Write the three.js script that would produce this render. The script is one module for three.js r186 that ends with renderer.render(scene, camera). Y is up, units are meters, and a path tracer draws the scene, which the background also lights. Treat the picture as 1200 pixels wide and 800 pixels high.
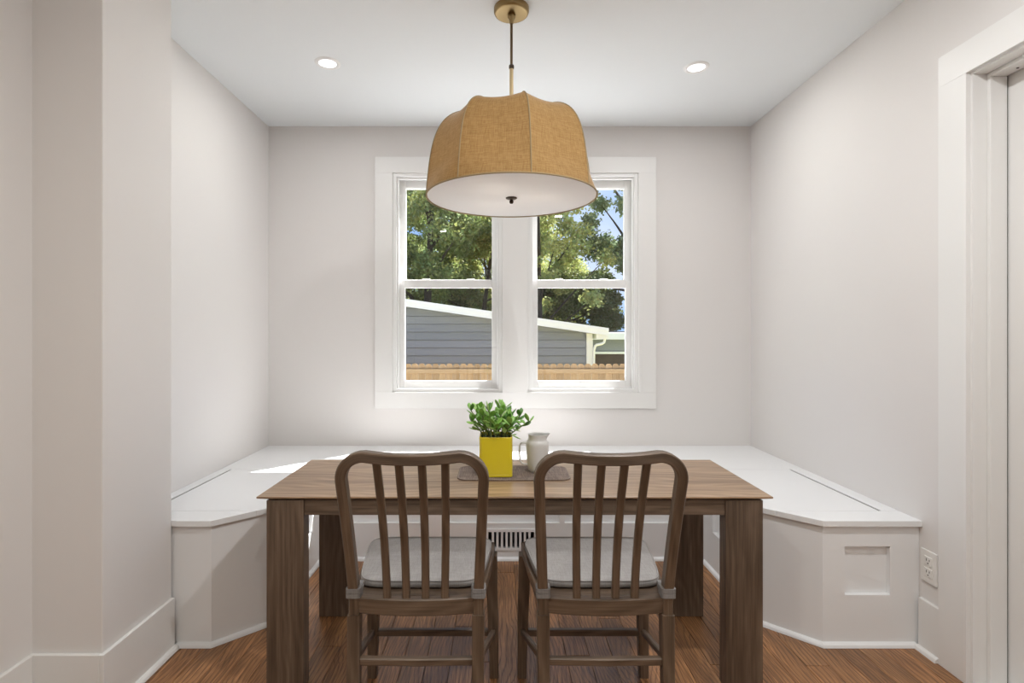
import * as THREE from 'three';
import { mergeGeometries, toCreasedNormals } from 'three/addons/utils/BufferGeometryUtils.js';
import { RoundedBoxGeometry } from 'three/addons/geometries/RoundedBoxGeometry.js';
import { RectAreaLightUniformsLib } from 'three/addons/lights/RectAreaLightUniformsLib.js';
RectAreaLightUniformsLib.init();

// ---------------------------------------------------------------- camera, sky, sun, exposure
const EYE = 1.155, FOCAL = 620;                       // eye height (m), focal length (pixels of a 1200 x 800 frame)
const scene = new THREE.Scene();
const camera = new THREE.PerspectiveCamera(2 * Math.atan(400 / FOCAL) * 180 / Math.PI, 1.5, 0.05, 200);
camera.position.set(0, EYE, 0);
camera.lookAt(0, EYE, -1);
camera.setViewOffset(1200, 800, 17, 8, 1200, 800);
const renderer = new THREE.WebGLRenderer({ antialias: true });
renderer.toneMapping = THREE.LinearToneMapping;
renderer.toneMappingExposure = 1.02;
renderer.shadowMap.enabled = true;

// seeded random and tileable value noise
function rng(seed) { let s = seed >>> 0; return () => { s = (s + 0x6D2B79F5) >>> 0; let t = s; t = Math.imul(t ^ (t >>> 15), t | 1); t ^= t + Math.imul(t ^ (t >>> 7), t | 61); return ((t ^ (t >>> 14)) >>> 0) / 4294967296; }; }
const hash = (x, y, s) => { let h = Math.imul(x, 374761393) ^ Math.imul(y, 668265263) ^ Math.imul(s, 2147483647 - 58); h = Math.imul(h ^ (h >>> 13), 1274126177); return ((h ^ (h >>> 16)) >>> 0) / 4294967296; };
function noise(x, y, px, py, s) {
  const xi = Math.floor(x), yi = Math.floor(y), fx = x - xi, fy = y - yi, u = fx * fx * (3 - 2 * fx), v = fy * fy * (3 - 2 * fy);
  const m = (a, p) => ((a % p) + p) % p;
  const a = hash(m(xi, px), m(yi, py), s), b = hash(m(xi + 1, px), m(yi, py), s), c = hash(m(xi, px), m(yi + 1, py), s), d = hash(m(xi + 1, px), m(yi + 1, py), s);
  return a + (b - a) * u + (c - a) * v + (a - b - c + d) * u * v;
}
function fbm(u, v, fx, fy, s, oct = 4) { let t = 0, a = 0.5, n = 0; for (let i = 0; i < oct; i++) { t += a * noise(u * fx, v * fy, fx, fy, s + i); n += a; a *= 0.5; fx *= 2; fy *= 2; } return t / n; }
function texture(w, h, fn, srgb = true) {
  const data = new Uint8Array(w * h * 4);
  for (let y = 0; y < h; y++) for (let x = 0; x < w; x++) {
    const c = fn(x / w, y / h), i = (y * w + x) * 4;
    for (let k = 0; k < 3; k++) data[i + k] = Math.max(0, Math.min(255, c[k]));
    data[i + 3] = 255;
  }
  const t = new THREE.DataTexture(data, w, h);
  t.wrapS = t.wrapT = THREE.RepeatWrapping; t.magFilter = THREE.LinearFilter; t.minFilter = THREE.LinearMipmapLinearFilter; t.generateMipmaps = true;
  if (srgb) t.colorSpace = THREE.SRGBColorSpace;
  t.needsUpdate = true;
  return t;
}

// sky: blue with loose white cloud, alike in every direction
{
  const w = 1024, h = 512, data = new Float32Array(w * h * 4);
  for (let y = 0; y < h; y++) for (let x = 0; x < w; x++) {
    const el = Math.max(0, (y + 0.5) / h * 2 - 1);
    const c = Math.max(0, Math.min(1, (fbm(x / w, y / h, 14, 9, 11, 5) - 0.44) * 4.2));
    const b = [0.22 + 0.18 * (1 - el), 0.42 + 0.2 * (1 - el), 0.95 + 0.05 * (1 - el)];
    const i = (y * w + x) * 4, k = c * 0.85;
    for (let j = 0; j < 3; j++) data[i + j] = b[j] * (1 - k) + [1.25, 1.27, 1.3][j] * k;
    data[i + 3] = 1;
  }
  const t = new THREE.DataTexture(data, w, h, THREE.RGBAFormat, THREE.FloatType);
  t.mapping = THREE.EquirectangularReflectionMapping; t.magFilter = THREE.LinearFilter; t.needsUpdate = true;
  scene.background = t;
}
scene.backgroundIntensity = 1.0;

// sun, high behind the back wall and to the right; its patch lies on the bench
const sun = new THREE.DirectionalLight(new THREE.Color(1, 0.99, 0.98), 26);
sun.position.set(0.71 * 12, 1.585 * 12, -0.737 * 12 - 6);
sun.target.position.set(0, 0, -6);
sun.castShadow = true; sun.shadow.mapSize.set(4096, 4096);
Object.assign(sun.shadow.camera, { left: -16, right: 16, top: 18, bottom: -18, near: 0.5, far: 70 });
scene.add(sun, sun.target);

const NOOK_LAMP = 150, KITCHEN_LAMP = 960, PENDANT_BULB = 0.04;

// ---------------------------------------------------------------- helpers
const used = new Map();
function numbered(n) { const k = used.get(n) ?? 0; used.set(n, k + 1); return k ? n + '_' + String(k).padStart(3, '0') : n; }
function lit(o) { o.castShadow = true; o.receiveShadow = true; return o; }
function part(name, geo, mat, parent) { const m = lit(new THREE.Mesh(Array.isArray(geo) ? join(geo) : geo, mat)); m.name = name; parent.add(m); return m; }
function thing(name, label, category, x = 0, y = 0, z = 0, group) {
  const g = new THREE.Group(); g.name = numbered(name); g.position.set(x, y, z); g.userData = { label, category }; if (group) g.userData.group = group; scene.add(g); return g;
}
function structure(name, label, category) { const g = new THREE.Group(); g.name = name; g.userData = { kind: 'structure', label, category }; scene.add(g); return g; }
function structureMesh(name, geo, mat, label, category) { const m = part(name, geo, mat, scene); m.userData = { kind: 'structure', label, category }; return m; }
function join(list) {
  const gs = list.map((g) => { const q = g.index ? g.toNonIndexed() : g.clone(); for (const k of Object.keys(q.attributes)) if (!['position', 'normal', 'uv'].includes(k)) q.deleteAttribute(k); return q; });
  return mergeGeometries(gs);
}
// uv in metres, u along the grain axis
function uvMetres(g, axis = 'y', off = [0, 0]) {
  const q = g.index ? g.toNonIndexed() : g, p = q.attributes.position, n = q.attributes.normal, uv = new Float32Array(p.count * 2);
  for (let i = 0; i < p.count; i += 3) {
    const nx = Math.abs(n.getX(i) + n.getX(i + 1) + n.getX(i + 2)), ny = Math.abs(n.getY(i) + n.getY(i + 1) + n.getY(i + 2)), nz = Math.abs(n.getZ(i) + n.getZ(i + 1) + n.getZ(i + 2));
    const f = nx >= ny && nx >= nz ? 'x' : ny >= nz ? 'y' : 'z';
    for (let k = i; k < i + 3; k++) {
      const c = { x: p.getX(k), y: p.getY(k), z: p.getZ(k) };
      const rest = ['x', 'y', 'z'].filter((a) => a !== f);
      const u = rest.includes(axis) ? axis : rest[0], v = rest.find((a) => a !== u);
      uv[k * 2] = c[u] + off[0]; uv[k * 2 + 1] = c[v] + off[1] + (f === 'x' ? 0.13 : 0);
    }
  }
  q.setAttribute('uv', new THREE.BufferAttribute(uv, 2));
  return q;
}
// box given by its limits; Z is depth in front of the camera (z = -Z)
function box(x0, x1, y0, y1, Z0, Z1, r = 0) {
  const w = x1 - x0, h = y1 - y0, d = Z1 - Z0;
  const g = r ? new RoundedBoxGeometry(w, h, d, 2, Math.min(r, w / 2.01, h / 2.01, d / 2.01)) : new THREE.BoxGeometry(w, h, d);
  return g.translate((x0 + x1) / 2, (y0 + y1) / 2, -(Z0 + Z1) / 2);
}
function localBox(x, y, z, w, h, d, r = 0) { const g = r ? new RoundedBoxGeometry(w, h, d, 2, Math.min(r, w / 2.01, h / 2.01, d / 2.01)) : new THREE.BoxGeometry(w, h, d); return g.translate(x, y, z); }
// polygon in plan [x, Z] raised from y0 to y1
function plan(pts, y0, y1, bevel = 0) {
  const s = new THREE.Shape(pts.map(([x, Z]) => new THREE.Vector2(x, Z)));
  const g = new THREE.ExtrudeGeometry(s, { depth: y1 - y0 - 2 * bevel, bevelEnabled: bevel > 0, bevelThickness: bevel, bevelSize: bevel, bevelOffset: -bevel, bevelSegments: 2, curveSegments: 8 });
  return g.rotateX(-Math.PI / 2).translate(0, y0 + bevel, 0);
}
// upright polygon with holes in [x, y], from depth Z0 to Z1
function upright(outline, holes, Z0, Z1, curve = 8) {
  const s = outline instanceof THREE.Shape ? outline : new THREE.Shape(outline.map(([x, y]) => new THREE.Vector2(x, y)));
  for (const h of holes) s.holes.push(new THREE.Path(h.map(([x, y]) => new THREE.Vector2(x, y))));
  return new THREE.ExtrudeGeometry(s, { depth: Z1 - Z0, bevelEnabled: false, curveSegments: curve }).translate(0, 0, -Z1);
}
const rect = (x0, x1, y0, y1) => [[x0, y0], [x1, y0], [x1, y1], [x0, y1]];
function tube(points, r, seg = 24, sides = 8, taper = null) {
  const curve = new THREE.CatmullRomCurve3(points.map((p) => new THREE.Vector3(...p)));
  const g = new THREE.TubeGeometry(curve, seg, r, sides, false);
  if (taper) {
    const p = g.attributes.position;
    for (let i = 0; i <= seg; i++) { const c = curve.getPointAt(i / seg), k = 1 + (taper - 1) * i / seg; for (let j = 0; j <= sides; j++) { const a = i * (sides + 1) + j; p.setXYZ(a, c.x + (p.getX(a) - c.x) * k, c.y + (p.getY(a) - c.y) * k, c.z + (p.getZ(a) - c.z) * k); } }
    g.computeVertexNormals();
  }
  return g;
}
// bar of chamfered rectangular section swept along points; width(t), depth(t); depth lies along the axis given
function sweepBar(pts, width, depth, axis = [0, 0, 1], ch = 0.004) {
  const P = pts.map((p) => new THREE.Vector3(...p)), n = P.length, pos = [], uv = [], W = typeof width === 'function' ? width : () => width, D = typeof depth === 'function' ? depth : () => depth;
  const rings = []; let len = 0;
  for (let i = 0; i < n; i++) {
    const T = P[Math.min(n - 1, i + 1)].clone().sub(P[Math.max(0, i - 1)]).normalize();
    const A = new THREE.Vector3(...axis); A.addScaledVector(T, -A.dot(T)).normalize();
    const S = new THREE.Vector3().crossVectors(T, A).normalize();
    if (i) len += P[i].distanceTo(P[i - 1]);
    const t = i / (n - 1), w = W(t) / 2, d = D(t) / 2;
    rings.push([[w - ch, d], [-w + ch, d], [-w, d - ch], [-w, -d + ch], [-w + ch, -d], [w - ch, -d], [w, -d + ch], [w, d - ch]].map(([a, b]) => ({ v: P[i].clone().addScaledVector(S, a).addScaledVector(A, b), l: len })));
  }
  const per = []; { let s = 0; for (let j = 0; j <= 8; j++) { per.push(s); s += rings[0][j % 8].v.distanceTo(rings[0][(j + 1) % 8].v); } }
  const put = (q, j) => { pos.push(q.v.x, q.v.y, q.v.z); uv.push(q.l, per[j]); };
  for (let i = 0; i + 1 < n; i++) for (let j = 0; j < 8; j++) {
    const k = (j + 1) % 8, a = rings[i][j], b = rings[i][k], c = rings[i + 1][k], d = rings[i + 1][j];
    put(a, j); put(d, j); put(c, j + 1); put(a, j); put(c, j + 1); put(b, j + 1);
  }
  for (const [R, flip] of [[rings[0], 0], [rings[n - 1], 1]]) for (let j = 1; j < 7; j++) { const q = flip ? [R[0], R[j + 1], R[j]] : [R[0], R[j], R[j + 1]]; q.forEach((v, m) => put(v, m)); }
  const g = new THREE.BufferGeometry();
  g.setAttribute('position', new THREE.Float32BufferAttribute(pos, 3)); g.setAttribute('uv', new THREE.Float32BufferAttribute(uv, 2));
  g.computeVertexNormals();
  const c = toCreasedNormals(g, 0.5);
  const probe = c.attributes;  // make the faces point outwards
  let out = 0; const centre = P[Math.floor(n / 2)];
  for (let i = 0; i < probe.position.count; i += 3) { const x = probe.position.getX(i), y = probe.position.getY(i), z = probe.position.getZ(i); let best = null, bd = 1e9; for (const q of P) { const dd = (q.x - x) ** 2 + (q.y - y) ** 2 + (q.z - z) ** 2; if (dd < bd) { bd = dd; best = q; } } out += (x - best.x) * probe.normal.getX(i) + (y - best.y) * probe.normal.getY(i) + (z - best.z) * probe.normal.getZ(i); }
  if (out < 0) { const p = c.attributes; for (const k of ['position', 'normal', 'uv']) { const a = p[k], s = a.itemSize; for (let i = 0; i < a.count; i += 3) for (let e = 0; e < s; e++) { const t = a.array[(i + 1) * s + e]; a.array[(i + 1) * s + e] = a.array[(i + 2) * s + e]; a.array[(i + 2) * s + e] = t; } } for (let i = 0; i < p.normal.array.length; i++) p.normal.array[i] *= -1; }
  return c;
}

// ---------------------------------------------------------------- materials
const std = (color, roughness, more = {}) => new THREE.MeshStandardMaterial({ color, roughness, ...more });
const lin = (r, g, b) => new THREE.Color().setRGB(r, g, b);
const M = {};
M.wall = std(lin(0.78, 0.757, 0.74), 0.92);
M.ceiling = std(lin(0.82, 0.85, 0.865), 0.95);
M.trim = std(lin(0.83, 0.825, 0.81), 0.42);
M.bench = std(lin(0.86, 0.865, 0.87), 0.38);
M.vinyl = std(lin(0.86, 0.86, 0.85), 0.35);
M.dark = std(lin(0.012, 0.012, 0.012), 0.8);
M.hinge = std(lin(0.06, 0.048, 0.036), 0.5, { metalness: 0.6 });
M.plastic = std(lin(0.84, 0.83, 0.8), 0.35);
M.glass = new THREE.MeshPhysicalMaterial({ color: 0xffffff, roughness: 0.0, transmission: 1, thickness: 0, ior: 1.45 });
M.brass = std(lin(0.31, 0.22, 0.105), 0.36, { metalness: 0.95 });
M.paleBrass = std(lin(0.62, 0.49, 0.29), 0.36, { metalness: 0.9 });
M.darkBrass = std(lin(0.15, 0.1, 0.055), 0.35, { metalness: 0.9 });
M.bronze = std(lin(0.06, 0.042, 0.028), 0.35, { metalness: 0.8 });

// walnut: u runs along the grain, one repeat a metre; v one repeat 0.5 m
function woodTexture(dark, light, seed, w = 1024, h = 512, contrast = 1) {
  return texture(w, h, (u, v) => {
    const warp = fbm(u, v, 3, 4, seed, 3);
    const bands = 0.5 + 0.5 * Math.sin((v * 16 + warp * 5) * Math.PI * 2);
    const streak = fbm(u, v, 6, 96, seed + 20, 3), fine = fbm(u, v, 12, 256, seed + 40, 2), broad = fbm(u, v, 2, 12, seed + 60, 3);
    let t = 0.5 + contrast * (0.28 * (bands - 0.5) + 0.75 * (streak - 0.5) + 0.5 * (fine - 0.5) + 0.7 * (broad - 0.5));
    if (fine > 0.66) t -= 0.12 * contrast;
    t = Math.max(0, Math.min(1, t));
    return [0, 1, 2].map((k) => dark[k] + (light[k] - dark[k]) * t);
  });
}
const walnutTex = woodTexture([96, 77, 60], [158, 132, 108], 100); walnutTex.repeat.set(1, 2);
const topTex = woodTexture([118, 94, 72], [190, 160, 130], 300); topTex.repeat.set(0.8, 2);
M.walnut = std(lin(0.58, 0.59, 0.62), 0.5, { map: walnutTex });
M.tableTop = std(0xffffff, 0.32, { map: topTex });
M.chairWood = std(lin(0.54, 0.55, 0.57), 0.45, { map: walnutTex });
// stained oak: cathedral grain and dark pores
const oakTex = [0, 1, 2].map((k) => { const t = texture(1024, 256, (u, v) => {
  const s = 500 + k * 77, warp = fbm(u, v, 2, 1, s, 3), w2 = fbm(u, v, 5, 3, s + 9, 3);
  const pore0 = fbm(u, v, 14, 60, s + 90, 2);
  const ring = Math.abs(Math.sin((v * 8 + warp * 6.5 + w2 * 0.3 + 0.12 * pore0) * Math.PI * 2));
  const pore = fbm(u, v, 10, 110, s + 30, 2), fine = fbm(u, v, 30, 250, s + 50, 2), broad = fbm(u, v, 3, 5, s + 70, 3);
  let t = 0.55 + 0.2 * (Math.sqrt(ring) - 0.6) + 0.6 * (pore - 0.5) + 0.45 * (fine - 0.5) + 0.6 * (broad - 0.5);
  if (ring < 0.42) t -= (0.42 - ring) * 1.1 * Math.max(0, pore + broad - 0.62);
  t = Math.max(0, Math.min(1, t));
  return [72 + 132 * t, 47 + 104 * t, 30 + 72 * t];
}); t.repeat.set(1, 4.2); return t; });
const oakBump = texture(1024, 256, (u, v) => { const n = 255 * (0.6 * fbm(u, v, 10, 110, 530, 2) + 0.4 * fbm(u, v, 30, 250, 550, 2)); return [n, n, n]; }, false); oakBump.repeat.set(1, 4.2);
M.oak = [[0.86, 0.84, 0.82], [0.98, 0.95, 0.91], [0.78, 0.76, 0.75], [1.08, 1.03, 0.98], [0.9, 0.89, 0.88], [0.98, 0.93, 0.87]].map((c, i) => std(lin(...c), 0.38, { map: oakTex[i % 3], bumpMap: oakBump, bumpScale: 0.0005 }));

// linen weave for the shade, grey weave for the cushions
function weave(a, b, n, seed, slub = 0.5) {
  return texture(512, 512, (u, v) => {
    const x = Math.sin(u * n * Math.PI * 2), y = Math.sin(v * n * Math.PI * 2);
    let t = 0.5 + 0.18 * x * y + slub * (fbm(u, v, 8, 128, seed, 2) - 0.5) + slub * (fbm(u, v, 128, 8, seed + 5, 2) - 0.5);
    t = Math.max(0, Math.min(1, t));
    return [0, 1, 2].map((k) => a[k] + (b[k] - a[k]) * t);
  });
}
const linenTex = weave([146, 115, 73], [188, 156, 108], 96, 700, 0.8); linenTex.repeat.set(7, 7);
M.linen = new THREE.MeshPhysicalMaterial({ map: linenTex, roughness: 1, transmission: 0.3, thickness: 0, ior: 1.2, side: THREE.DoubleSide });
M.linenTrim = std(lin(0.33, 0.25, 0.14), 0.95);
M.diffuser = new THREE.MeshPhysicalMaterial({ color: lin(0.93, 0.93, 0.935), roughness: 0.8, transmission: 0.4, thickness: 0 });
const cushTex = weave([130, 127, 125], [182, 178, 176], 60, 800, 0.4); cushTex.repeat.set(7, 7);
M.cushion = std(0xffffff, 0.95, { map: cushTex, bumpMap: cushTex, bumpScale: 0.0004 });
M.strap = std(lin(0.66, 0.66, 0.66), 0.95, { map: cushTex });

// ---------------------------------------------------------------- room shell
const H = 2.44, XL = -1.413, XR = 1.564, ZB = 3.266, ZK = -2.4, WT = 0.15;
// floor of oak strips running away from the camera
{
  const floor = structure('floor', 'dark brown oak strip floor', 'floor');
  part('subfloor', box(XL - WT, XR + WT, -0.1, -0.016, ZK - WT, ZB + WT), std(lin(0.3, 0.22, 0.14), 0.9), floor);
  const R = rng(7), W = 0.083, gap = 0.0007, c = 0.0009;
  let row = 0;
  for (let x = XL; x < XR + 0.14; x += W, row++) {
    let Z = ZK + 0.01;
    while (Z < 3.2) {
      const near = Z > 1.0;
      let L = near ? 0.55 + R() * 0.9 : 0.9 + R() * 2.8;
      if (!near && Z + L > 1.5 && Z + L < 1.75) L += 0.2;
      let Z1 = Math.min(3.25, Z + L); if (3.25 - Z1 < 0.3) Z1 = 3.25;
      const x0 = x + gap, x1 = x + W - gap, z0 = -Z1 + gap, z1 = -Z - gap, top = (R() - 0.5) * 0.0005, b = -0.016;
      const v = [[x0, b, z0], [x1, b, z0], [x1, b, z1], [x0, b, z1], [x0, top - c, z0], [x1, top - c, z0], [x1, top - c, z1], [x0, top - c, z1], [x0 + c, top, z0 + c], [x1 - c, top, z0 + c], [x1 - c, top, z1 - c], [x0 + c, top, z1 - c]];
      const pos = [], uv = [], ou = R() * 7, ov = R() * 3;
      const quad = (a, bb, cc, d) => [a, bb, cc, a, cc, d].forEach((i) => { pos.push(...v[i]); uv.push(v[i][2] + ou, v[i][0] - x + ov + (v[i][1] < -0.01 ? 0.01 : 0)); });
      quad(8, 11, 10, 9);
      for (let k = 0; k < 4; k++) { const m = (k + 1) % 4; quad(4 + m, 4 + k, 8 + k, 8 + m); quad(m, k, 4 + k, 4 + m); }
      const g = new THREE.BufferGeometry(); g.setAttribute('position', new THREE.Float32BufferAttribute(pos, 3)); g.setAttribute('uv', new THREE.Float32BufferAttribute(uv, 2)); g.computeVertexNormals();
      part('plank', g, M.oak[Math.floor(R() * M.oak.length)], floor);
      Z = Z1;
      if (Z >= 3.249) break;
    }
  }
}
structureMesh('ceiling', box(XL - WT, XR + WT, H, H + 0.15, ZK - WT, ZB + WT), M.ceiling, 'flat white ceiling', 'ceiling');
structureMesh('wall_left', box(XL - WT, XL, -0.1, H, ZK, ZB), M.wall, 'pale greige left wall', 'wall');
structureMesh('wall_rear', box(XL - WT, XR + WT, -0.1, H, ZK - WT, ZK), M.wall, 'pale greige wall behind the viewer', 'wall');
// back wall with two window openings
const WIN = [[-0.645, 0.03], [0.185, 0.867]], WY0 = 0.800, WY1 = 2.150;
structureMesh('wall_back', upright(rect(XL - WT, XR + WT, -0.1, H), WIN.map(([a, b]) => rect(a, b, WY0, WY1).reverse()), ZB, ZB + WT), M.wall, 'pale greige back wall around the double window', 'wall');
// pier beside the left end of the bench
const PX = -1.2, PZ0 = 1.607, PZ1 = 1.948;
structureMesh('wall_pier', box(XL - 0.02, PX, -0.02, H + 0.02, PZ0, PZ1, 0.003), M.wall, 'pale wall pier at the left end of the bench', 'wall');
// right wall with the doorway
const DZ0 = 0.86, DZ1 = 1.757, DH = 2.03;
{
  const g = upright([[-ZB, -0.1], [-ZK, -0.1], [-ZK, H], [-ZB, H]].map(([a, b]) => [a, b]), [[[-DZ1, 0], [-DZ1, DH], [-DZ0, DH], [-DZ0, 0]]], 0, WT);
  // drawn in [z, y]; turn so that the shape's x becomes the scene's z and its depth the scene's x
  const p = g.attributes.position, n = g.attributes.normal;
  for (let i = 0; i < p.count; i++) { const a = p.getX(i), d = p.getZ(i); p.setXYZ(i, XR - d, p.getY(i), a); const na = n.getX(i), nd = n.getZ(i); n.setXYZ(i, -nd, n.getY(i), na); }
  structureMesh('wall_right', g, M.wall, 'pale greige right wall with a doorway', 'wall');
}
// baseboards with quarter-round shoe
const BH = 0.19, BT = 0.014;
function baseboard(name, label, runs) {
  const s = structure(name, label, 'baseboard');
  for (const [x0, Z0, x1, Z1, nx, nZ] of runs) {          // run along a wall; (nx, nZ) points into the room
    const a = Math.min(x0, x1, x0 + nx * BT, x1 + nx * BT), b = Math.max(x0, x1, x0 + nx * BT, x1 + nx * BT), c = Math.min(Z0, Z1, Z0 + nZ * BT, Z1 + nZ * BT), d = Math.max(Z0, Z1, Z0 + nZ * BT, Z1 + nZ * BT);
    part('board', box(a, b, 0.001, BH, c, d, 0.003), M.trim, s);
    shoe([[x0 + nx * BT, Z0 + nZ * BT], [x1 + nx * BT, Z1 + nZ * BT]], [[nx, nZ]], M.trim, s);
  }
}
// quarter-round moulding along plan points, one outward normal for each run
function shoe(pts, normals, mat, parent) {
  const r = 0.016;
  for (let i = 0; i + 1 < pts.length; i++) {
    let [x0, Z0] = pts[i], [x1, Z1] = pts[i + 1]; const [nx, nZ] = normals[i], pos = [];
    const len = Math.hypot(x1 - x0, Z1 - Z0), ux = (x1 - x0) / len * 0.0064, uZ = (Z1 - Z0) / len * 0.0064;   // close the mitres at outer corners
    if (i > 0) { x0 -= ux; Z0 -= uZ; }
    if (i + 2 < pts.length) { x1 += ux; Z1 += uZ; }
    const prof = []; for (let k = 0; k <= 6; k++) { const a = k / 6 * Math.PI / 2; prof.push([Math.cos(a) * r, Math.sin(a) * r]); }
    const P = (x, Z, q) => [x + nx * q[0], 0.001 + q[1], -(Z + nZ * q[0])];
    const flip = (x1 - x0) * nZ - (Z1 - Z0) * nx > 0;
    const tri = (a, b, c) => flip ? pos.push(...a, ...c, ...b) : pos.push(...a, ...b, ...c);
    for (let k = 0; k < 6; k++) { const a = P(x0, Z0, prof[k]), b = P(x1, Z1, prof[k]), c = P(x1, Z1, prof[k + 1]), d = P(x0, Z0, prof[k + 1]); tri(a, b, c); tri(a, c, d); }
    for (const [x, Z, f] of [[x0, Z0, 0], [x1, Z1, 1]]) for (let k = 0; k < 6; k++) { const o = [x, 0.001, -Z], a = P(x, Z, prof[k]), b = P(x, Z, prof[k + 1]); f ? tri(o, b, a) : tri(o, a, b); }
    const g = new THREE.BufferGeometry(); g.setAttribute('position', new THREE.Float32BufferAttribute(pos, 3)); g.setAttribute('uv', new THREE.Float32BufferAttribute(new Float32Array(pos.length / 3 * 2), 2));
    g.computeVertexNormals();
    part('shoe_moulding', toCreasedNormals(g, 0.6), mat, parent);
  }
}
baseboard('baseboard_left', 'tall white baseboard around the pier and along the left wall', [[XL, ZK, XL, PZ0 - BT, 1, 0], [XL, PZ0, PX, PZ0, 0, -1], [PX, PZ0 - BT, PX, PZ1 - 0.001, 1, 0]]);
baseboard('baseboard_right', 'short white baseboard between bench and door casing', [[XR, 1.857, XR, 1.951, -1, 0]]);

// door in the right wall: casing, jambs, stops, slab
{
  const t = structure('trim_1', 'flat white casing around the doorway', 'door casing'), C = 0.11, T = 0.019;
  part('side_casing', box(XR - T, XR, 0.001, DH - 0.012, DZ1 - 0.012, DZ1 - 0.012 + C, 0.0008), M.trim, t);
  part('side_casing', box(XR - T, XR, 0.001, DH - 0.012, DZ0 + 0.012 - C, DZ0 + 0.012, 0.002), M.trim, t);
  part('head_casing', box(XR - T, XR, DH - 0.012, DH - 0.012 + C * 0.95, DZ0 + 0.012 - C, DZ1 - 0.012 + C, 0.0008), M.trim, t);
  const d = structure('door_1', 'closed pale door set deep in white jambs', 'door');
  for (const [a, b] of [[DZ1 - 0.02, DZ1], [DZ0, DZ0 + 0.02]]) part('jamb', box(XR - 0.004, XR + WT, 0.001, DH, a, b, 0.001), M.trim, d);
  part('head_jamb', box(XR - 0.004, XR + WT, DH - 0.02, DH, DZ0 + 0.02, DZ1 - 0.02, 0.001), M.trim, d);
  part('stop', box(XR + 0.042, XR + 0.098, 0.001, DH - 0.033, DZ1 - 0.033, DZ1 - 0.02, 0.002), M.trim, d);
  part('stop', box(XR + 0.042, XR + 0.098, 0.001, DH - 0.033, DZ0 + 0.02, DZ0 + 0.033, 0.002), M.trim, d);
  const hs = part('head_stop', box(XR + 0.042, XR + 0.098, DH - 0.033, DH - 0.02, DZ0 + 0.02, DZ1 - 0.02, 0.002), M.trim, d);
  for (const Z of [1.67, 1.6, 1.1]) part('screw', new THREE.CylinderGeometry(0.0035, 0.0035, 0.002, 10).translate(XR + 0.078, DH - 0.0335, -Z), M.bronze, hs);
  part('weather_seal', box(XR + 0.0985, XR + 0.102, 0.004, DH - 0.022, DZ1 - 0.03, DZ1 - 0.02), M.dark, d);
  const slab = part('slab', box(XR + 0.103, XR + 0.147, 0.006, DH - 0.023, DZ0 + 0.0225, DZ1 - 0.0225, 0.002), M.trim, d);
  const k = part('knob', [new THREE.SphereGeometry(0.027, 20, 14).scale(1, 1, 0.8).rotateY(Math.PI / 2).translate(XR + 0.06, 0.95, -(DZ0 + 0.09)), new THREE.CylinderGeometry(0.011, 0.011, 0.03, 14).rotateZ(Math.PI / 2).translate(XR + 0.085, 0.95, -(DZ0 + 0.09)), new THREE.CylinderGeometry(0.031, 0.031, 0.006, 24).rotateZ(Math.PI / 2).translate(XR + 0.1, 0.95, -(DZ0 + 0.09))], M.paleBrass, slab);
}

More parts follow.
